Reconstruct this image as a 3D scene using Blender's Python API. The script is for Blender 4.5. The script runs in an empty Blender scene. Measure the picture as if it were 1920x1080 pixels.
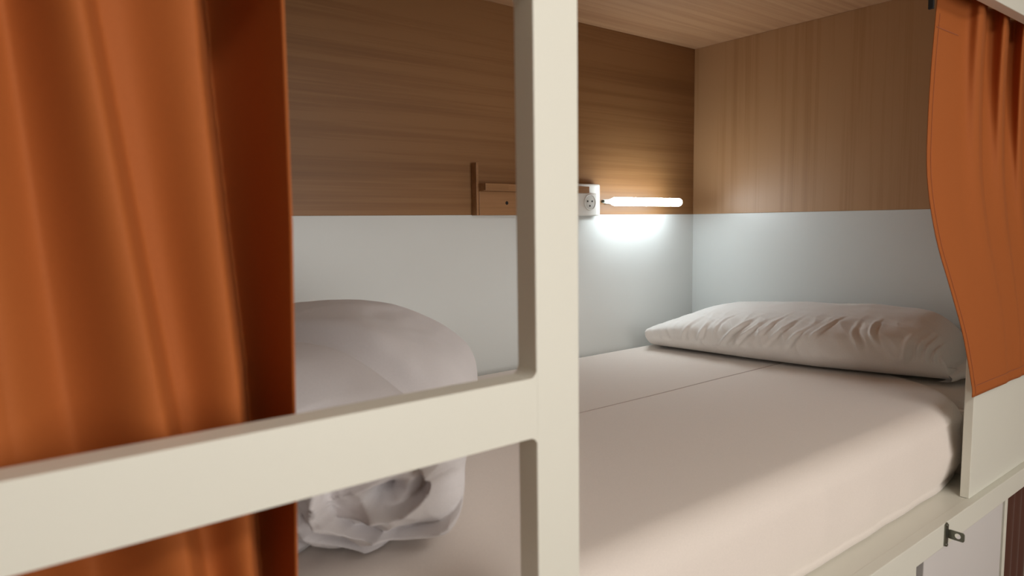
import bpy, bmesh, math, random
from mathutils import Vector, Matrix, noise
C = bpy.context.scene
col = C.collection
random.seed(4)
HZ = 1.62                       # camera height above the floor; the camera stands over the world origin

# ---------------------------------------------------------------- camera
cd = bpy.data.cameras.new('camera'); cam = bpy.data.objects.new('camera', cd); col.objects.link(cam)
yaw, pit, rol = 0.904551840, 0.0941720603, -0.0130236581
F = Vector((math.cos(yaw)*math.cos(pit), math.sin(yaw)*math.cos(pit), -math.sin(pit)))
R0 = Vector((math.sin(yaw), -math.cos(yaw), 0)); U0 = R0.cross(F)
R = R0*math.cos(rol) + U0*math.sin(rol); U = -R0*math.sin(rol) + U0*math.cos(rol)
m = Matrix((R, U, -F)).transposed().to_4x4(); m.translation = Vector((0, 0, HZ))
cam.matrix_world = m
cd.sensor_width = 36; cd.lens = 1291.76/1920*36; cd.clip_start = .02
cd.dof.use_dof = True; cd.dof.focus_distance = 1.75; cd.dof.aperture_fstop = 6.3
C.camera = cam
# ---------------------------------------------------------------- world, light, exposure
w = bpy.data.worlds.new('world'); C.world = w; w.use_nodes = True
w.node_tree.nodes['Background'].inputs[0].default_value = (1, .93, .85, 1)
w.node_tree.nodes['Background'].inputs[1].default_value = .1
C.view_settings.view_transform = 'Standard'; C.view_settings.look = 'None'
C.view_settings.gamma = 1; C.view_settings.use_curve_mapping = False
C.view_settings.exposure = .17

def area(name, loc, target, sx, sy, power, color):
    l = bpy.data.lights.new(name, 'AREA'); l.shape = 'RECTANGLE'; l.size = sx; l.size_y = sy
    l.energy = power; l.color = color
    o = bpy.data.objects.new(name, l); col.objects.link(o); o.location = loc
    o.rotation_euler = (Vector(target)-Vector(loc)).to_track_quat('-Z', 'Y').to_euler()
    return o
area('added_window_light', (.9, -1.68, 1.45), (.9, 0, 1.45), 1.7, 1.3, 13, (1, .995, .98))  # light for the added, unseen window behind the camera
area('added_overhead_light', (.38, -.68, 2.37), (.30, .45, 1.35), .7, .3, 8.8, (1, .99, .955))  # light for the added, unseen ceiling fixture

# ---------------------------------------------------------------- materials
def newmat(name):
    M = bpy.data.materials.new(name); M.use_nodes = True
    n = M.node_tree.nodes; return M, n, M.node_tree.links, n['Principled BSDF']
def rgb(r, g, b):
    f = lambda c: ((c/255+.055)/1.055)**2.4 if c/255 > .04045 else c/255/12.92
    return (f(r), f(g), f(b), 1)
def paint(name, c, rough=.5, var=.03, scale=3, bump=0, bscale=60, metal=0, spec=.5):
    M, n, L, P = newmat(name)
    tc = n.new('ShaderNodeTexCoord'); nz = n.new('ShaderNodeTexNoise'); nz.inputs['Scale'].default_value = scale
    nz.inputs['Detail'].default_value = 5
    L.new(tc.outputs['Object'], nz.inputs['Vector'])
    cr = n.new('ShaderNodeValToRGB'); cr.color_ramp.elements[0].position = .3; cr.color_ramp.elements[1].position = .7
    cr.color_ramp.elements[0].color = tuple(x*(1-var) for x in c[:3])+(1,)
    cr.color_ramp.elements[1].color = tuple(min(1, x*(1+var)) for x in c[:3])+(1,)
    L.new(nz.outputs['Fac'], cr.inputs[0]); L.new(cr.outputs[0], P.inputs['Base Color'])
    P.inputs['Roughness'].default_value = rough; P.inputs['Metallic'].default_value = metal
    P.inputs['Specular IOR Level'].default_value = spec
    if bump:
        b2 = n.new('ShaderNodeTexNoise'); b2.inputs['Scale'].default_value = bscale; b2.inputs['Detail'].default_value = 3
        L.new(tc.outputs['Object'], b2.inputs['Vector'])
        bp = n.new('ShaderNodeBump'); bp.inputs['Strength'].default_value = bump; bp.inputs['Distance'].default_value = .002
        L.new(b2.outputs['Fac'], bp.inputs['Height']); L.new(bp.outputs[0], P.inputs['Normal'])
    return M
def wood(name, axis, c1, c2, c3, rough=.45):
    """fine straight oak laminate grain running along axis 0/1/2"""
    M, n, L, P = newmat(name)
    tc = n.new('ShaderNodeTexCoord')
    def stretched(s_long, s_cross, detail, w=0):
        mp = n.new('ShaderNodeMapping'); s = [s_cross]*3; s[axis] = s_long
        mp.inputs['Scale'].default_value = s; mp.inputs['Location'].default_value = (w, w*.7, w*1.3)
        L.new(tc.outputs['Object'], mp.inputs['Vector'])
        nz = n.new('ShaderNodeTexNoise'); nz.inputs['Scale'].default_value = 1; nz.inputs['Detail'].default_value = detail
        nz.inputs['Distortion'].default_value = .35
        L.new(mp.outputs[0], nz.inputs['Vector']); return nz
    a = stretched(.9, 45, 4); b = stretched(4, 260, 3, 5); c = stretched(.6, 9, 2, 9)
    mx = n.new('ShaderNodeMath'); mx.operation = 'MULTIPLY_ADD'; mx.inputs[1].default_value = .35
    L.new(b.outputs['Fac'], mx.inputs[0]); L.new(a.outputs['Fac'], mx.inputs[2])
    m2 = n.new('ShaderNodeMath'); m2.operation = 'MULTIPLY_ADD'; m2.inputs[1].default_value = .5
    L.new(c.outputs['Fac'], m2.inputs[0]); L.new(mx.outputs[0], m2.inputs[2])
    cr = n.new('ShaderNodeValToRGB'); e = cr.color_ramp.elements
    e[0].position = .68; e[0].color = c1; e[1].position = 1.12 if False else 1.0; e[1].color = c3
    k = e.new(.88); k.color = c2
    L.new(m2.outputs[0], cr.inputs[0]); L.new(cr.outputs[0], P.inputs['Base Color'])
    P.inputs['Roughness'].default_value = rough
    bp = n.new('ShaderNodeBump'); bp.inputs['Strength'].default_value = .12; bp.inputs['Distance'].default_value = .001
    L.new(mx.outputs[0], bp.inputs['Height']); L.new(bp.outputs[0], P.inputs['Normal'])
    return M
def cloth(name, c, rough=.85, weave=700, bump=.15, sheen=.25, wr=0, wscale=9, trans=0):
    M, n, L, P = newmat(name)
    tc = n.new('ShaderNodeTexCoord')
    nz = n.new('ShaderNodeTexNoise'); nz.inputs['Scale'].default_value = weave; nz.inputs['Detail'].default_value = 2
    L.new(tc.outputs['Object'], nz.inputs['Vector'])
    n2 = n.new('ShaderNodeTexNoise'); n2.inputs['Scale'].default_value = wscale; n2.inputs['Detail'].default_value = 4
    n2.inputs['Distortion'].default_value = .8
    L.new(tc.outputs['Object'], n2.inputs['Vector'])
    ad = n.new('ShaderNodeMath'); ad.operation = 'MULTIPLY_ADD'; ad.inputs[1].default_value = .06
    ml = n.new('ShaderNodeMath'); ml.operation = 'MULTIPLY'; ml.inputs[1].default_value = wr
    L.new(n2.outputs['Fac'], ml.inputs[0]); L.new(nz.outputs['Fac'], ad.inputs[0]); L.new(ml.outputs[0], ad.inputs[2])
    bp = n.new('ShaderNodeBump'); bp.inputs['Strength'].default_value = bump; bp.inputs['Distance'].default_value = .004
    L.new(ad.outputs[0], bp.inputs['Height']); L.new(bp.outputs[0], P.inputs['Normal'])
    mix = n.new('ShaderNodeValToRGB'); mix.color_ramp.elements[0].position = .35; mix.color_ramp.elements[1].position = .65
    mix.color_ramp.elements[0].color = tuple(x*.95 for x in c[:3])+(1,); mix.color_ramp.elements[1].color = c
    L.new(nz.outputs['Fac'], mix.inputs[0]); L.new(mix.outputs[0], P.inputs['Base Color'])
    P.inputs['Roughness'].default_value = rough; P.inputs['Sheen Weight'].default_value = sheen
    P.inputs['Specular IOR Level'].default_value = .25
    return M
WHITE = paint('white_lacquer', rgb(222, 220, 208), .42, .012, 4)
LAM = paint('white_laminate', rgb(218, 221, 219), .38, .012, 5, bump=.05, bscale=30)
DOORW = paint('white_door_laminate', rgb(214, 210, 208), .4, .015, 4)
OAK = ((rgb(164, 121, 80)), (rgb(172, 129, 87)), (rgb(178, 136, 95)))
WX = wood('oak_laminate_lengthwise', 0, *OAK); WZ = wood('oak_laminate_upright', 2, *OAK)
WB = wood('shaded_oak_laminate', 0, rgb(130, 91, 54), rgb(140, 99, 60), rgb(148, 107, 67))  # same oak, with the back wall's shade put into the colour
WC = wood('lit_oak_laminate', 0, rgb(172, 128, 92), rgb(184, 141, 104), rgb(192, 150, 112))  # same oak, with the lamplight on the bunk ceiling put into the colour
WDK = wood('oak_shelf_wood', 0, rgb(138, 96, 58), rgb(150, 108, 68), rgb(160, 116, 76))
SHEET = cloth('cream_sheet_cotton', rgb(236, 225, 216), wr=.25, wscale=5, bump=.1)
PILW = cloth('white_pillowcase_cotton', rgb(238, 234, 230), wr=1.0, wscale=11, bump=.35)
DUV = cloth('white_duvet_cotton', rgb(226, 221, 222), wr=1.0, wscale=16, bump=.3)
ORG = cloth('burnt_orange_curtain_cloth', rgb(166, 90, 40), rough=.75, sheen=.0, wr=.2, wscale=4, bump=.12)
ORGD = cloth('burnt_orange_hem_cloth', rgb(150, 78, 40), rough=.7, sheen=.15)
PLAS = paint('white_plastic', rgb(228, 226, 220), .35)
HOLE = paint('dark_hole', rgb(22, 18, 16), .8)
STEEL = paint('zinc_steel', rgb(120, 122, 112), .35, .1, 60, metal=.9)
ALU = paint('white_aluminium_track', rgb(200, 196, 190), .4)
THREAD = cloth('grey_seam_thread', rgb(186, 170, 160))
FLOORM = wood('oak_floor_vinyl', 0, rgb(120, 88, 60), rgb(150, 112, 80), rgb(165, 128, 94), .5)
WALLM = paint('warm_white_wall_paint', rgb(214, 204, 190), .8, .02, 2, bump=.1)
GLOW, n, L, P = newmat('led_diffuser_glow')
P.inputs['Base Color'].default_value = (.95, .97, 1, 1)
P.inputs['Emission Color'].default_value = (.86, .96, 1, 1); P.inputs['Emission Strength'].default_value = 38
FRG, n, L, P = newmat('clear_end_plastic')
P.inputs['Base Color'].default_value = (.9, .93, .9, 1); P.inputs['Roughness'].default_value = .15
P.inputs['Transmission Weight'].default_value = .6
ADDED_PANE, n, L, P = newmat('added_pane_glow')  # glow of the added window's pane
P.inputs['Base Color'].default_value = (.1, .1, .1, 1)
P.inputs['Emission Color'].default_value = (1, .95, .88, 1); P.inputs['Emission Strength'].default_value = 1.5
ADDED_PANEL, n, L, P = newmat('added_ceiling_panel_glow')  # glow of the added ceiling fixture
P.inputs['Emission Color'].default_value = (1, .88, .74, 1); P.inputs['Emission Strength'].default_value = 3

# ---------------------------------------------------------------- helpers
def link(name, bm, mat, parent=None, smooth=False, bevel=0, mats=None):
    bmesh.ops.recalc_face_normals(bm, faces=bm.faces)
    me = bpy.data.meshes.new(name); bm.to_mesh(me); bm.free()
    o = bpy.data.objects.new(name, me); col.objects.link(o)
    for mm in (mats or [mat]): me.materials.append(mm)
    if parent: o.parent = parent; o.matrix_parent_inverse = parent.matrix_world.inverted()
    if smooth:
        for p in me.polygons: p.use_smooth = True
    if bevel:
        b = o.modifiers.new('bevel', 'BEVEL'); b.width = bevel; b.segments = 2; b.limit_method = 'ANGLE'
    return o
def tag(o, label=None, cat=None, group=None, kind=None):
    if label: o['label'] = label
    if cat: o['category'] = cat
    if group: o['group'] = group
    if kind: o['kind'] = kind
    return o
def thing(name, loc, label, cat, group=None):
    o = bpy.data.objects.new(name, None); col.objects.link(o); o.location = loc
    o.empty_display_size = .05; bpy.context.view_layer.update()
    return tag(o, label, cat, group)
def box(bm, x0, x1, y0, y1, z0, z1):
    vs = [bm.verts.new((x, y, z)) for x in (x0, x1) for y in (y0, y1) for z in (z0, z1)]
    for f in ((0,1,3,2), (4,6,7,5), (0,4,5,1), (2,3,7,6), (0,2,6,4), (1,5,7,3)): bm.faces.new([vs[i] for i in f])
def bx(name, dims, mat, parent=None, bevel=.001):
    bm = bmesh.new(); box(bm, *dims); return link(name, bm, mat, parent, bevel=bevel)
def cyl(bm, c, axis, r0, r1, length, seg=32, cap=True):
    """lathe piece starting at c along axis"""
    z = Vector(axis).normalized(); q = z.to_track_quat('Z', 'Y')
    a = []
    for r, d in ((r0, 0), (r1, length)):
        a.append([bm.verts.new(Vector(c)+z*d+q@Vector((r*math.cos(2*math.pi*i/seg), r*math.sin(2*math.pi*i/seg), 0))) for i in range(seg)])
    for i in range(seg): bm.faces.new((a[0][i], a[0][(i+1) % seg], a[1][(i+1) % seg], a[1][i]))
    if cap: bm.faces.new(a[0]); bm.faces.new(a[1])
def prism_y(bm, pts, y0, y1):
    a = [bm.verts.new((x, y0, z)) for x, z in pts]; b = [bm.verts.new((x, y1, z)) for x, z in pts]
    n = len(pts)
    for i in range(n): bm.faces.new((a[i], a[(i+1) % n], b[(i+1) % n], b[i]))
    bm.faces.new(a); bm.faces.new(b)
def sm(t): t = max(0, min(1, t)); return t*t*(3-2*t)
def lerp(a, b, t): return a+(b-a)*t
def interp(tab, v):
    if v <= tab[0][0]: return tab[0][1]
    for (a, p), (b, q) in zip(tab, tab[1:]):
        if v <= b: return lerp(p, q, (v-a)/(b-a))
    return tab[-1][1]
def nz(x, y, z): return noise.noise(Vector((x, y, z)))

XH, YB, YF = 1.851, 1.40, .446      # head wall, back wall, front plane of the bunk
XL = -.17                            # foot wall
ZT, ZB = HZ-.5306, HZ-.573           # ledge top and underside
ZC, ZS = HZ+.5406, HZ+.0205          # bunk ceiling, split between white and wood
ZM = HZ-.369                         # mattress top

# ---------------------------------------------------------------- the room
def struct(name, dims, mat):
    o = bx(name, dims, mat, bevel=0); o['kind'] = 'structure'; return o
struct('floor', (-1.3, 3.4, -1.75, 1.5, -.05, 0), FLOORM)
struct('ceiling', (-1.3, 3.4, -1.75, 1.5, 2.45, 2.5), WALLM)
struct('wall_back', (-1.3, 3.4, 1.425, 1.5, 0, 2.45), WALLM)
struct('wall_left', (-1.35, -1.3, -1.75, 1.5, 0, 2.45), WALLM)
struct('wall_right', (3.4, 3.45, -1.75, 1.5, 0, 2.45), WALLM)
bm = bmesh.new()
box(bm, -1.3, 0, -1.8, -1.75, 0, 2.45); box(bm, 1.8, 3.4, -1.8, -1.75, 0, 2.45)
box(bm, 0, 1.8, -1.8, -1.75, 0, .75); box(bm, 0, 1.8, -1.8, -1.75, 2.15, 2.45)
link('wall_front', bm, WALLM)['kind'] = 'structure'
bm = bmesh.new()
for a in ((0, 1.8, .75, .8), (0, 1.8, 2.1, 2.15), (0, .05, .8, 2.1), (1.75, 1.8, .8, 2.1), (.88, .92, .8, 2.1)):
    box(bm, a[0], a[1], -1.79, -1.75, a[2], a[3])
wf = link('added_window', bm, WHITE); wf['kind'] = 'structure'  # added window, out of view, made up to light the bunk
bx('added_window_pane', (.05, 1.75, -1.79, -1.785, .8, 2.1), ADDED_PANE, wf, bevel=0)
bx('baseboard_front', (-1.3, 3.4, -1.75, -1.738, 0, .08), WHITE)['kind'] = 'structure'
cl = thing('added_ceiling_light', (.38, -.72, 2.45), 'added unseen white rectangular ceiling light, made up to light the bunk', 'light')  # added fixture, out of view, made up as a light source
bx('frame', (.01, .75, -.89, -.55, 2.41, 2.45), WHITE, cl)
bx('diffuser', (.03, .73, -.87, -.57, 2.40, 2.411), ADDED_PANEL, cl, bevel=0)

# ---------------------------------------------------------------- the bunk carcass
bk = thing('bunk_bed', (0, 1, 0), 'built-in bunk bed compartment lined with oak and white panels', 'bunk bed')
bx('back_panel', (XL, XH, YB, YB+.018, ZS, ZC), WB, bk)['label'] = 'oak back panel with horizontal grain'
bx('back_panel', (XL, XH, YB-.001, YB+.018, ZT, ZS), LAM, bk)['label'] = 'white lower back panel'
bx('head_panel', (XH, XH+.018, YF+.044, YB+.018, ZS, ZC), WZ, bk)['label'] = 'oak head panel with upright grain'
bx('head_panel', (XH-.001, XH+.018, YF+.044, YB+.018, 0, ZS), LAM, bk)['label'] = 'white lower head panel'
bx('foot_panel', (XL-.018, XL, YF+.012, YB+.018, ZS, ZC), WZ, bk)['label'] = 'oak foot panel'
bx('foot_panel', (XL-.018, XL, YF+.012, YB+.018, 0, ZS), LAM, bk)['label'] = 'white lower foot panel'
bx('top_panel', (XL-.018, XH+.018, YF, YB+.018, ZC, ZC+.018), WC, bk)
bx('deck', (XL, XH, YF+.002, YB+.018, ZB, ZT-.0005), WHITE, bk)
bx('front_beam', (XL-.2, 2.3, YF-.001, YF+.018, ZB, ZT), WHITE, bk, bevel=.0012)
bx('fascia', (XL-.2, 2.3, .43, .45, HZ+.358, HZ+.62), WHITE, bk, bevel=.0012)
bx('curtain_track', (XL, XH, .455, .475, HZ+.385, HZ+.4), ALU, bk)
bx('track_mount', (XL, XH, .45, .48, HZ+.4, ZC), WHITE, bk)
# guard board beside the pillow, its top corner cut off
bm = bmesh.new(); xg = 1.452
prism_y(bm, [(xg, ZT), (XH, ZT), (XH, HZ-.15), (xg+.055, HZ-.15), (xg, HZ-.232)], .458, .474)
link('guard_board', bm, WHITE, bk, bevel=.0012)
# lower front: flush panel, dark slot, inset door, thin divider
bx('front_panel', (XL-.2, 1.192, YF, YF+.018, 0, ZB), WHITE, bk)
bx('divider', (1.633, 1.648, YF+.004, YB, 0, ZB), WHITE, bk)
bx('lower_deck', (XL, XH, YF+.04, YB, .28, .3), WHITE, bk)
dr = bx('door_panel', (1.236, 1.622, YF+.005, YF+.021, .05, ZB-.0015), DOORW, bk, bevel=.0015)

# steel hasp on the ledge front
bm = bmesh.new()
hx, hz = 1.304, HZ-.5515
prism_y(bm, [(hx-.005, hz-.019), (hx+.003, hz-.022), (hx+.009, hz-.015), (hx+.009, hz+.015), (hx+.003, hz+.022), (hx-.005, hz+.019)], YF-.0035, YF-.001)
hs = thing('hasp_staple', (hx, YF, hz), 'small grey steel hasp plate with a round hole on the white ledge', 'latch')
link('base_plate', bm, STEEL, hs, bevel=.0005)
bm = bmesh.new()    # tongue with a round hole standing out of the plate
N = 40; outer = []; inner = []; ty0 = YF-.003; tyc = ty0-.0145; hr = .0048
for i in range(N):
    a = 2*math.pi*i/N; c_, s_ = math.cos(a), math.sin(a)
    k = min(.0105/max(abs(c_), 1e-6), .0082/max(abs(s_), 1e-6))
    if c_ < 0: k = min(k, .0118)
    else: k = min(.0145/max(abs(c_), 1e-6), .0082/max(abs(s_), 1e-6))
    outer.append((tyc+k*c_, hz+k*s_)); inner.append((tyc+hr*c_, hz+hr*s_))
va = [[bm.verts.new((hx+.0085+dx, y, z)) for y, z in ring] for ring in (outer, inner) for dx in (0, .0018)]
for i in range(N):
    j = (i+1) % N
    for a, b in ((0, 2), (1, 3), (0, 1), (2, 3)): bm.faces.new((va[a][i], va[a][j], va[b][j], va[b][i]))
link('hasp_tongue', bm, STEEL, hs, bevel=.0003)
for dz in (-.0175, .0175):
    bm = bmesh.new(); cyl(bm, (hx+.001, YF-.003, hz+dz), (0, -1, 0), .0036, .0028, .0022, 16); link('screw', bm, STEEL, hs)

# ---------------------------------------------------------------- ladder in front of the bunk
ld = thing('ladder', (.17, .432, 0), 'off-white painted ladder in the foreground with flat post and wide rung', 'ladder')
LX0, LX1, W_ = -.045, .3545, .0475
DY0, DY1 = .42, .4446
ztop = HZ+.180+.05
for x0, x1 in ((LX0-W_, LX0), (LX1, LX1+W_)):
    bx('stile', (x0, x1, DY0, DY1, 0, ztop), WHITE, ld, bevel=.0013)
def rung(zc, h=.0495, r=.007):
    z0, z1 = zc-h/2, zc+h/2; pts = []
    def arc(cx, cz, a0, a1):
        for i in range(7):
            a = math.radians(lerp(a0, a1, i/6)); pts.append((cx+r*math.cos(a), cz+r*math.sin(a)))
    xa, xb = LX0-.0002, LX1+.0002
    arc(xa+r, z0-r, 180, 90); arc(xb-r, z0-r, 90, 0)
    if z1 < ztop-.02: arc(xb-r, z1+r, 0, -90); arc(xa+r, z1+r, -90, -180)
    else: pts.extend([(xb, z1), (xa, z1)])
    bm = bmesh.new(); prism_y(bm, pts, DY0+.0001, DY1-.0001); link('rung', bm, WHITE, ld, bevel=.0008)
zr = HZ-.150
for z in (ztop-.0248, zr, zr-.362, zr-.724, zr-1.086): rung(z)

# ---------------------------------------------------------------- mattress
def mattress():
    pts = []
    x0, x1, yb, yf = XL+.012, XH-.012, YB-.012, .497
    fr = [(1.40, .497), (1.48, .498), (1.54, .506), (1.59, .522), (1.635, .550), (1.67, .585), (1.70, .63), (1.73, .69), (1.76, .77), (1.80, .86), (1.83, .95), (x1, 1.05)]
    # outline counter-clockwise starting front-left
    def arc(cx, cy, r, a0, a1, k=8): 
        for i in range(k+1):
            a = math.radians(lerp(a0, a1, i/k)); pts.append((cx+r*math.cos(a), cy+r*math.sin(a)))
    arc(x0+.06, yf+.06, .06, 180, 270)
    nx = 60
    for i in range(1, nx): pts.append((lerp(x0+.06, 1.38, i/nx), yf+.0022*nz(i*.35, 3, 1)))
    fine = []
    for i in range(len(fr)-1):
        for k in range(4): fine.append((lerp(fr[i][0], fr[i+1][0], k/4), lerp(fr[i][1], fr[i+1][1], k/4)))
    for it in range(3):
        fine = [fine[0]]+[((a[0]+2*b[0]+c[0])/4, (a[1]+2*b[1]+c[1])/4) for a, b, c in zip(fine, fine[1:], fine[2:])]+[fine[-1]]
    pts += fine
    for i in range(8): pts.append((x1, lerp(1.06, yb-.05, i/8)))
    arc(x1-.04, yb-.04, .04, 0, 90)
    for i in range(1, 40): pts.append((lerp(x1-.04, x0+.04, i/40), yb))
    arc(x0+.04, yb-.04, .04, 90, 180)
    for i in range(1, 12): pts.append((x0, lerp(yb-.04, yf+.06, i/12)))
    n = len(pts)
    P2 = [Vector(p) for p in pts]
    N2 = []
    for i in range(n):
        t = (P2[(i+2) % n]-P2[i-2]).normalized(); N2.append(Vector((-t.y, t.x)))   # inward
    bm = bmesh.new(); rings = []
    prof = [(.016, ZT+.0005), (.006, ZT+.004), (.009, ZT+.012), (.004, ZT+.022), (-.001, ZT+.045), (-.002, ZT+.075), (0, ZM-.058)]
    r = .05
    for k in range(1, 13):
        a = math.radians(90*k/12); prof.append((r*(1-math.cos(a)), ZM-r*.95+r*.95*math.sin(a)))
    prof += [(.08, ZM+.0005), (.11, ZM+.001)]
    for k, (o, z) in enumerate(prof):
        ring = []
        for i in range(n):
            wig = .0028*nz(P2[i].x*22, P2[i].y*22, z*9) if 1 < k < 9 else 0
            if P2[i].x > 1.38 and k < 9: wig += .004*math.sin(z*60+P2[i].x*20)*sm((P2[i].x-1.38)/.1)
            q = P2[i]+N2[i]*(o+wig); ring.append(bm.verts.new((q.x, q.y, z)))
        rings.append(ring)
    for a, b in zip(rings, rings[1:]):
        for i in range(n): bm.faces.new((a[i], a[(i+1) % n], b[(i+1) % n], b[i]))
    bm.faces.new(rings[-1]); bm.faces.new(rings[0])
    o = link('mattress', bm, SHEET, smooth=True)
    tag(o, 'long single mattress under a fitted cream cotton sheet on the white ledge', 'mattress')
    bm = bmesh.new(); box(bm, 1.575, 1.836, .502, 1.15, ZT+.001, ZM-.008)
    bmesh.ops.bevel(bm, geom=[e for e in bm.edges if abs(e.verts[0].co.z-e.verts[1].co.z) < 1e-6 and e.verts[0].co.z > ZM-.05], offset=.02, segments=6, affect='EDGES')
    link('mattress_corner', bm, SHEET, o, smooth=True)
    # stitched seam across the sheet
    bm = bmesh.new(); L_ = 80; prev = None
    for i in range(L_+1):
        x = lerp(x0+.1, 1.75, i/L_); y = .945+.003*nz(x*4, 0, 0)-.0*x
        row = [bm.verts.new((x, y+dy, ZM+.0008+dz)) for dy, dz in ((-.0019, 0), (-.0008, .0012), (.0008, .0012), (.0019, 0))]
        if prev:
            for a in range(3): bm.faces.new((prev[a], prev[a+1], row[a+1], row[a]))
        prev = row
    link('seam', bm, THREAD, o, smooth=True)
mattress()

# ---------------------------------------------------------------- pillow (grid wrapped round a soft box, pinched corners)
def pillow():
    NS, NT = 380, 170
    bm = bmesh.new(); rows = []
    d0, d1 = 1.345, .585          # far and near end
    for i in range(NS+1):
        s = i/NS; e = 2*s-1
        env = max(0.0, 1-abs(e)**7)**.42          # rounded ends
        envh = max(0.0, 1-abs(e)**(6.0 if e < 0 else 12.0))**.6
        xf = interp([(0, 1.56), (.06, 1.505), (.25, 1.515), (.45, 1.53), (.65, 1.56), (.85, 1.62), (.94, 1.655), (1, 1.675)], s)
        xb = XH-.006
        hgt = interp([(0, .100), (.1, .112), (.25, .134), (.5, .148), (.75, .155), (.9, .153), (1, .145)], s)*(.16+.84*envh)
        wmid = (xf+xb)/2; hw = (xb-xf)/2*(.90+.10*env)
        row = []
        for j in range(NT):
            t = 2*math.pi*j/NT
            c, sn = math.cos(t), math.sin(t)
            ex = 2/3.0
            px = math.copysign(abs(c)**ex, c); pz = math.copysign(abs(sn)**.72, sn)
            # front side (px=-1) lower than the wall side
            tilt = lerp(.60, 1.0, sm((px+1)/1.5))
            flat = .018 + .03*(1-envh)
            if pz > 0: z = flat+ (hgt-flat)*( .42+ .58*pz*tilt if True else 0)
            else: z = flat+(hgt-flat)*.42*(1+pz) - flat*(-pz)
            x = wmid+hw*px
            y = lerp(d0, d1, s)
            # ends: cross-section bulges out in the middle of the end face
            y += (-1 if s > .5 else 1)*0
            # wrinkles radiating over the front ridge
            front = sm((-px-.15)/.6)*sm((z-.02)/.03)
            wv = 0
            for (cs, amp, wd, sl) in ((.07,.003,.010,.3),(.235,.0035,.008,.5),(.30,.005,.007,.6),(.345,.003,.006,.5),(.405,.012,.008,1.1),(.455,.009,.007,1.2),(.50,.004,.006,.8),(.545,.005,.007,1.0),(.61,.006,.007,1.1),(.66,.004,.006,.9),(.79,.005,.007,-.5),(.835,.006,.006,-.4),(.91,.012,.010,.2),(.94,.008,.007,.3),(.962,.009,.006,.1),(.98,.006,.005,.1)):
                u = (s-cs-sl*(z-.075)+.012*nz(z*25, cs*9, 4))/wd
                wv += amp*(math.exp(-u*u)-.8*math.exp(-(u-1.8)**2))*math.exp(-((z-hgt*(.58+.1*math.sin(cs*40)))/.026)**2)
            wv += .0045*(1-3*abs(nz(s*16, z*20+s*14, px*2)))*.6+.006*nz(s*6, z*10, px*2+7)
            up = max(0, pz)
            x -= front*wv
            if px < .9 : z += up*(.5*front*wv+.0035*nz(s*9, px*4, 2)+.0015*nz(s*30+px*12, px*6, 8))
            row.append(bm.verts.new((min(x, XH-.003), y, ZM+.0018+max(0, z))))
        rows.append(row)
    # pull end loops into rounded caps
    for a, b in zip(rows, rows[1:]):
        for j in range(NT): bm.faces.new((a[j], a[(j+1) % NT], b[(j+1) % NT], b[j]))
    def cap(row, dirn, depth):
        cx = sum(v.co.x for v in row)/NT; cz = sum(v.co.z for v in row)/NT
        prev = row
        for k in range(1, 9):
            f = k/9; a = f*math.pi/2
            cur = []
            for v in row:
                sc = math.cos(a)
                cur.append(bm.verts.new((cx+(v.co.x-cx)*sc, v.co.y+dirn*depth*math.sin(a)*(1+.25*nz(v.co.x*30, v.co.z*30, k*.3)), cz+(v.co.z-cz)*sc)))
            for j in range(NT): bm.faces.new((prev[j], prev[(j+1) % NT], cur[(j+1) % NT], cur[j]))
            prev = cur
        bm.faces.new(prev)
    cap(rows[0], 1, .012); cap(rows[-1], -1, .006)
    o = link('pillow', bm, PILW, smooth=True)
    tag(o, 'plump white cotton pillow lying against the white head panel', 'pillow')
    # pillowcase hem fold at the near end
    bm = bmesh.new(); n = 60; rr = []
    for i in range(n+1):
        u = i/n; x = lerp(1.69, XH-.012, u); y = .585-.020*math.sin(math.pi*min(1, u*1.1))+.004*nz(u*8, 1, 1)
        zc = ZM+.010+.030*u**1.3+.003*nz(u*9, 5, 2)
        rr.append([bm.verts.new((x, y+dy, zc+dz)) for dy, dz in ((.02, .012), (.0, .010), (-.008, .003), (-.006, -.004), (.002, -.007), (.02, -.008))])
    for a, b in zip(rr, rr[1:]):
        for j in range(5): bm.faces.new((a[j], a[j+1], b[j+1], b[j]))
    link('pillowcase_hem', bm, PILW, o, smooth=True)
pillow()

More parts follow.
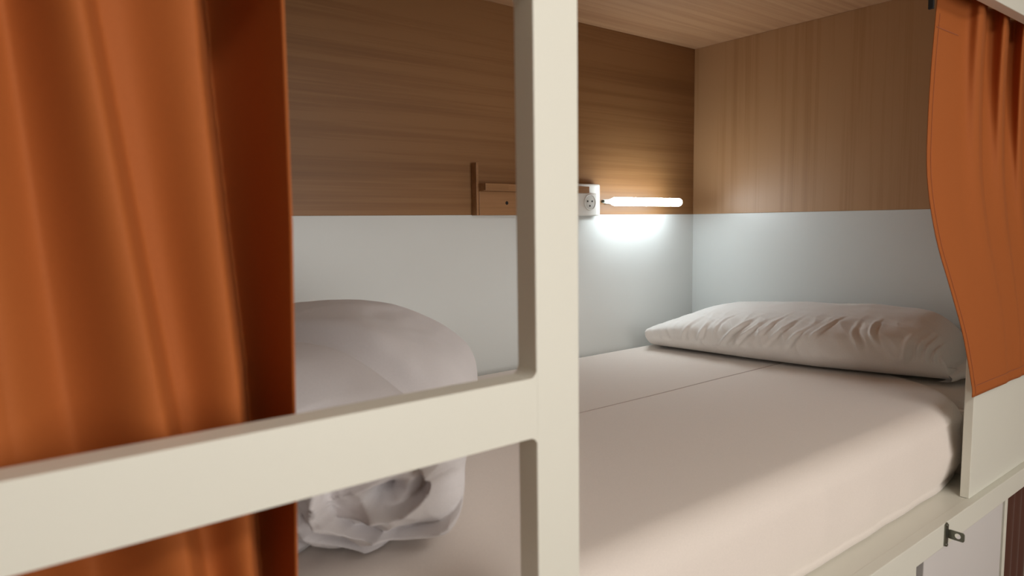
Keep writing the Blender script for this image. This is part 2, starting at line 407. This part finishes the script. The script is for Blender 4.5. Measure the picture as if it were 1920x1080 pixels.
# ---------------------------------------------------------------- rolled duvet at the foot end
def duvet():
    bm = bmesh.new(); NU, NV = 420, 230
    ax = Vector((.78, 1, 0)).normalized(); rt = Vector((ax.y, -ax.x, 0))
    base = Vector((.235, .700, 0))      # middle of the front end on the mattress
    hw, ln = .19, .50
    rows = []
    # v: 0 = centre of front end, 1 = centre of back end
    for i in range(NV+1):
        v = i/NV
        # path of the profile: shrink factor k and length position l
        if v < .42:
            q = v/.42; a = q*math.pi/2
            kk = math.sin(a)**.80; l = .085*(1-math.cos(a)**.9 if a < 1.57 else 1)
            kk = q**.9 if False else kk
        elif v < .9: q = (v-.42)/.48; kk = 1; l = lerp(.085, ln-.08, q)
        else:
            q = (v-.9)/.1; a = q*math.pi/2; kk = math.cos(a); l = ln-.08+.08*math.sin(a)
        row = []
        for j in range(NU):
            t = 2*math.pi*j/NU; c, sn = math.cos(t), math.sin(t)
            px = math.copysign(abs(c)**.50, c)*kk; pz = math.copysign(abs(sn)**.62, sn)*kk
            H = lerp(.20, .246, sm(l/.22)); hh = H/2
            z = hh+hh*pz
            x = hw*px
            ll = l
            z *= 1-.20*sm((x-.0)/.20)
            # spiral folds and crumples of the front end
            fr = sm((.46-v)/.10)*(1-sm((z-.135)/.05))
            xs, zs = x-.115, z-.088
            rad = math.hypot(xs*.8, zs*1.15); th = math.atan2(zs, xs)
            ph = ((rad/.036-th/(2*math.pi)) % 1.0); sp = 1-2*ph if ph < .85 else -.7+1.7*(ph-.85)/.15
            creases = 0
            for f, am in ((8, .018), (15, .009), (30, .0025)):
                lf = sm((.05-x)/.12); qn = nz(x*f*(1-.6*lf)+1.5*nz(z*f*.6, x*4, 3), z*f*(1.3+.8*lf)+x*f*.4, f); creases += am*(1-3.2*abs(qn)**.8)
            dist = sp*.022*math.exp(-rad*5)+creases-.05*math.exp(-(rad/.014)**2)
            ll -= fr*dist
            if fr < 1: 
                s_ = 1-fr
                nn = .007*nz(x*7, l*6, 4)+.0015*nz(x*30, l*20, 2)
                z += max(0, pz)*s_*nn; x += s_*nn
            x += fr*kk*.007*nz(x*20, z*20, 9)
            p = base+rt*x+ax*ll
            A_, B_ = Vector((.27, .95)), Vector((.43, .66)); ab = (B_-A_).normalized(); q2 = Vector((p.x, p.y))-A_
            z -= .032*max(0, pz)*math.exp(-((q2.x*ab.y-q2.y*ab.x)/.022)**2)
            row.append(bm.verts.new((p.x, p.y, ZM+.0018+max(0, z))))
        rows.append(row)
    for a, b in zip(rows, rows[1:]):
        for j in range(NU): bm.faces.new((a[j], a[(j+1) % NU], b[(j+1) % NU], b[j]))
    bmesh.ops.remove_doubles(bm, verts=rows[0]+rows[-1], dist=1e-5)
    o = link('rolled_duvet', bm, DUV, smooth=True)
    tag(o, 'thick rolled white duvet with a crumpled end beside the left orange curtain', 'duvet')
duvet()

# ---------------------------------------------------------------- curtains
def curtain(name, label, xl, xr, yfun, z0, z1, n=260, nzv=120, hemw=.010, mat=ORG):
    bm = bmesh.new(); rows = []
    for i in range(nzv+1):
        z = lerp(z0, z1, i/nzv); a, b = xl(z), xr(z); row = []
        for j in range(n+1):
            s = j/n; x = lerp(a, b, s); dx, y = yfun(s, z, x); row.append(bm.verts.new((x+dx, y, z)))
        rows.append(row)
    for p, q in zip(rows, rows[1:]):
        for j in range(n): bm.faces.new((p[j], p[j+1], q[j+1], q[j]))
    o = link(name, bm, mat, smooth=True)
    s = o.modifiers.new('thick', 'SOLIDIFY'); s.thickness = .0016; s.offset = 0
    tag(o, label, 'curtain'); return o, rows
def strip(name, parent, path, mat, w=.0025, h=.0006):
    """thin stitched line following a path of points on the cloth"""
    bm = bmesh.new(); prev = None
    for k, p in enumerate(path):
        t = (path[min(k+1, len(path)-1)]-path[max(k-1, 0)]).normalized()
        sd = t.cross(Vector((0, -1, 0))).normalized()*w/2
        row = [bm.verts.new(p-sd), bm.verts.new(p+Vector((0, -h, 0))), bm.verts.new(p+sd)]
        if prev:
            for a in (0, 1): bm.faces.new((prev[a], prev[a+1], row[a+1], row[a]))
        prev = row
    return link(name, bm, mat, parent, smooth=True)
CZ0, CZ1 = HZ-.312, HZ+.3845
# left curtain: two broad saw-tooth folds that swing to the right going down
def left_xr(z): return interp([(CZ0, .166), (HZ-.13, .171), (HZ, .1745), (HZ+.15, .1752), (CZ1, .176)], z)
def left_y(s, z, x):
    h = z-HZ
    base = .492
    r1 = interp([(-.31, .106), (-.125, .088), (.0, .073), (.129, .058), (.39, .044)], h)       # ridge
    r0 = r1-interp([(-.31, .085), (-.1, .075), (.13, .056), (.39, .045)], h)
    r2 = interp([(-.31, .138), (-.1, .133), (.0, .126), (.1, .120), (.39, .112)], h)
    A = .038
    y = base; dx = 0
    if x < r0:
        u = (r0-x)/.09; y = base-.012*(1-abs((u % 1)*2-1)**1.5)-.004 if u > 0 else base
        y = base-.032*math.exp(-(((u % 1)-.12)/.28)**2)
    elif x <= r1:
        u = (x-r0)/(r1-r0); y = base-.032*math.exp(-((0-.12)/.28)**2)*(1-sm(u*2.5)) - A*sm((u-.30)/.70)**1.1
    elif x < r2:
        u = (x-r1)/.010; w_ = (x-r1)/(r2-r1)
        y = base-A*(1-sm(u)) - .010*sm(u)-.020*sm((w_-.3)/.7)
    else:
        u = (x-r2)/(.176-r2); y = base-.030*(1-sm(u/.14))+.056*sm(u/.14)-.093*max(0, (u-.14)/.86)**1.15
    y += .0012*nz(x*18, z*5, 2)
    return x*(y/.465-1), y
lc, rows = curtain('curtain', 'burnt orange curtain hanging at the left behind the ladder rung', lambda z: -.16, left_xr, left_y, CZ0, CZ1)
def lp(z):
    x = left_xr(z)-.0085; dx, y = left_y(0, z, x); return Vector((x+dx, y-.0012, z))
strip("side_hem_stitching", lc, [lp(lerp(CZ0, CZ1, k/60)) for k in range(61)], ORGD, .0012)
# right curtain: gathered at the top, its left edge sweeping away to the right at the bottom
RT = [(-.312, 1.432), (-.25, 1.400), (-.2, 1.370), (-.1, 1.288), (-.05, 1.245), (.007, 1.212), (.05, 1.194), (.089, 1.185), (.171, 1.184), (.25, 1.188), (.333, 1.197), (.4, 1.204)]
def sp_xl(z):
    h = z-HZ; return (interp(RT, h-.02)+interp(RT, h)+interp(RT, h+.02))/3 if h > -.29 else interp(RT, h)
def right_y(s, z, x):
    s = (x-sp_xl(z))/(2.02-sp_xl(z)); h = z-HZ; up = sm((h+.25)/.6)
    y = lerp(.4465, .483, sm((h+.3)/.62))
    for (sc, amp, w0) in ((.235, .022, .15), (.375, .024, .13), (.50, .022, .11), (.62, .022, .10), (.74, .022, .10), (.88, .022, .10)):
        k_ = lerp(.06, 1, up**1.3); c = sc+.07*(1-up); d = (s-c)/w0
        if d < 0: y -= amp*k_*sm(1+d*.9)**2.6
        else: y -= amp*k_*((1-sm(d/.16))*1.25-.25*(1-sm(d/.6)))
    y += .0015*nz(s*6, z*4, 5)
    return x*(y/.455-1), y
rc, rows = curtain('curtain', 'burnt orange curtain at the right, its edge swept aside over the white board', sp_xl, lambda z: 1.80, right_y, HZ-.325, CZ1, n=300)
def rp(off, z):
    x = sp_xl(z)+off; dx, y = right_y(off/(2.02-sp_xl(z)), z, x); return Vector((x+dx, y-.0012, z))
strip('side_hem_stitching', rc, [rp(.012, lerp(HZ-.32, CZ1-.05, k/80)) for k in range(81)], ORGD, .0014)
strip('bottom_hem_stitching', rc, [rp(lerp(.01, .5, k/60), HZ-.305) for k in range(61)], ORGD, .0014)
strip('heading_tape_stitching', rc, [rp(lerp(.004, .09, k/20), HZ+.312) for k in range(21)], ORGD, .002)
bm = bmesh.new(); box(bm, 1.1965, 1.2015, .459, .467, HZ+.322, HZ+.3842); link('hook', bm, HOLE, rc, bevel=.001)['label'] = 'black curtain hook'
# lower bunk curtain
LOWC = cloth('shaded_brown_orange_curtain_cloth', rgb(80, 44, 30), rough=.8)  # curtain cloth darkened: shade below the ledge put into the colour
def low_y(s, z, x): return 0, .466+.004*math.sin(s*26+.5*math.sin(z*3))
curtain('curtain', 'shade-darkened brown-orange curtain of the lower bunk below the ledge at far right', lambda z: 1.652, lambda z: 1.842, low_y, .06, ZB-.01, n=100, nzv=30, mat=LOWC)

# ---------------------------------------------------------------- little oak shelf on the back wall
sh = thing('wall_shelf', (1.16, YB-.002, ZS), 'small oak wall shelf partly hidden behind the white ladder post', 'shelf')
yb = YB-.001
bx('side_panel', (.977, .984, yb-.022, yb, ZS-.001, HZ+.147), WDK, sh, bevel=.0008)
bx('shelf_board', (.984, 1.340, yb-.042, yb, HZ+.078, HZ+.096), WDK, sh, bevel=.001)
bx('front_panel', (.984, 1.320, yb-.024, yb, ZS-.001, HZ+.078), WDK, sh, bevel=.001)
bx('rail_block', (.984, 1.055, yb-.05, yb-.042, HZ+.079, HZ+.096), WDK, sh, bevel=.001)
bm = bmesh.new(); cyl(bm, (1.068, yb-.0238, HZ+.050), (0, -1, 0), .0045, .0045, .0006, 20); link('screw_hole', bm, HOLE, sh)

# ---------------------------------------------------------------- socket and LED light
so = thing('power_socket', (1.345, YB-.002, HZ+.05), 'white wall power socket with three round holes beside the lit tube lamp', 'socket')
bm = bmesh.new(); box(bm, 1.290, 1.405, YB-.020, YB-.0012, HZ+.017, HZ+.105); link('back_box', bm, PLAS, so, bevel=.004)
py = YB-.034; sx, sz = 1.350, HZ+.0535
bx('cover_plate', (1.300, 1.378, py, YB-.0205, HZ+.0175, HZ+.0785), PLAS, so, bevel=.0025)
bm = bmesh.new()       # raised ring round the recess
def ring(bm, c, prof, seg=48):
    rs = []
    for r, dy in prof: rs.append([bm.verts.new((c[0]+r*math.cos(2*math.pi*i/seg), c[1]+dy, c[2]+r*math.sin(2*math.pi*i/seg))) for i in range(seg)])
    for a, b in zip(rs, rs[1:]):
        for i in range(seg): bm.faces.new((a[i], a[(i+1) % seg], b[(i+1) % seg], b[i]))
    return rs
ring(bm, (sx, py, sz), [(.0225, -.0002), (.0222, -.0022), (.0205, -.0026), (.0195, -.0012), (.019, -.0004)])
link('socket_rim', bm, PLAS, so, smooth=True)
bm = bmesh.new(); cyl(bm, (sx, py+.0002, sz), (0, -1, 0), .0192, .0192, .0006, 40); link('socket_face', bm, paint('grey_socket_face', rgb(196, 192, 184), .4), so)
for dx, dz in ((-.0085, .003), (.0085, .003), (0, -.0095)):
    bm = bmesh.new(); cyl(bm, (sx+dx, py-.0004, sz+dz), (0, -1, 0), .0026, .0026, .0005, 16); link('pin_hole', bm, HOLE, so)

lt = thing('wall_lamp', (1.58, YB-.002, HZ+.055), 'lit white LED tube lamp on the back panel beside the corner', 'lamp')
LC = HZ+.0555; LR = .0118; ly = YB-.062
bm = bmesh.new()        # diffuser: flattened tube with a rounded right end
seg = 32; prof = [(1.401, .45), (1.406, .62), (1.413, .86), (1.421, 1.0)]+[(lerp(1.421, 1.697, i/10), 1) for i in range(1, 11)]+[(1.697+LR*math.sin(a), math.cos(a)) for a in [math.radians(15*k) for k in range(1, 6)]]+[(1.697+LR, .02)]
def half(name, a0, a1, mat, sc, n=24):
    bm = bmesh.new(); rs = []
    for x, k in prof:
        rr = LR*k*sc; rs.append([bm.verts.new((x, ly+rr*math.cos(a), LC+rr*math.sin(a))) for a in [math.radians(lerp(a0, a1, i/n)) for i in range(n+1)]])
    for a, b in zip(rs, rs[1:]):
        for i in range(n): bm.faces.new((a[i], a[i+1], b[i+1], b[i]))
    for a, b in zip(rs, rs[1:]): bm.faces.new((a[0], a[-1], b[-1], b[0]))
    bm.faces.new(rs[0]); bm.faces.new(rs[-1])
    return link(name, bm, mat, lt, smooth=False)
half('diffuser', 42, 318, GLOW, 1)
half('housing', -41, 41, PLAS, .98)
bx('base', (1.44, 1.66, ly+LR*.99, YB-.0012, LC-.006, LC+.006), paint('grey_lamp_base', rgb(176, 168, 156), .5), lt, bevel=.002)
bm = bmesh.new(); cyl(bm, (1.375, ly, LC), (1, 0, 0), .0052, .0066, .027, 24); link('end_cap', bm, FRG, lt, smooth=False, bevel=.0008)
bm = bmesh.new(); cyl(bm, (1.3685, ly, LC), (1, 0, 0), .0035, .0045, .0065, 20); link('plug', bm, STEEL, lt)
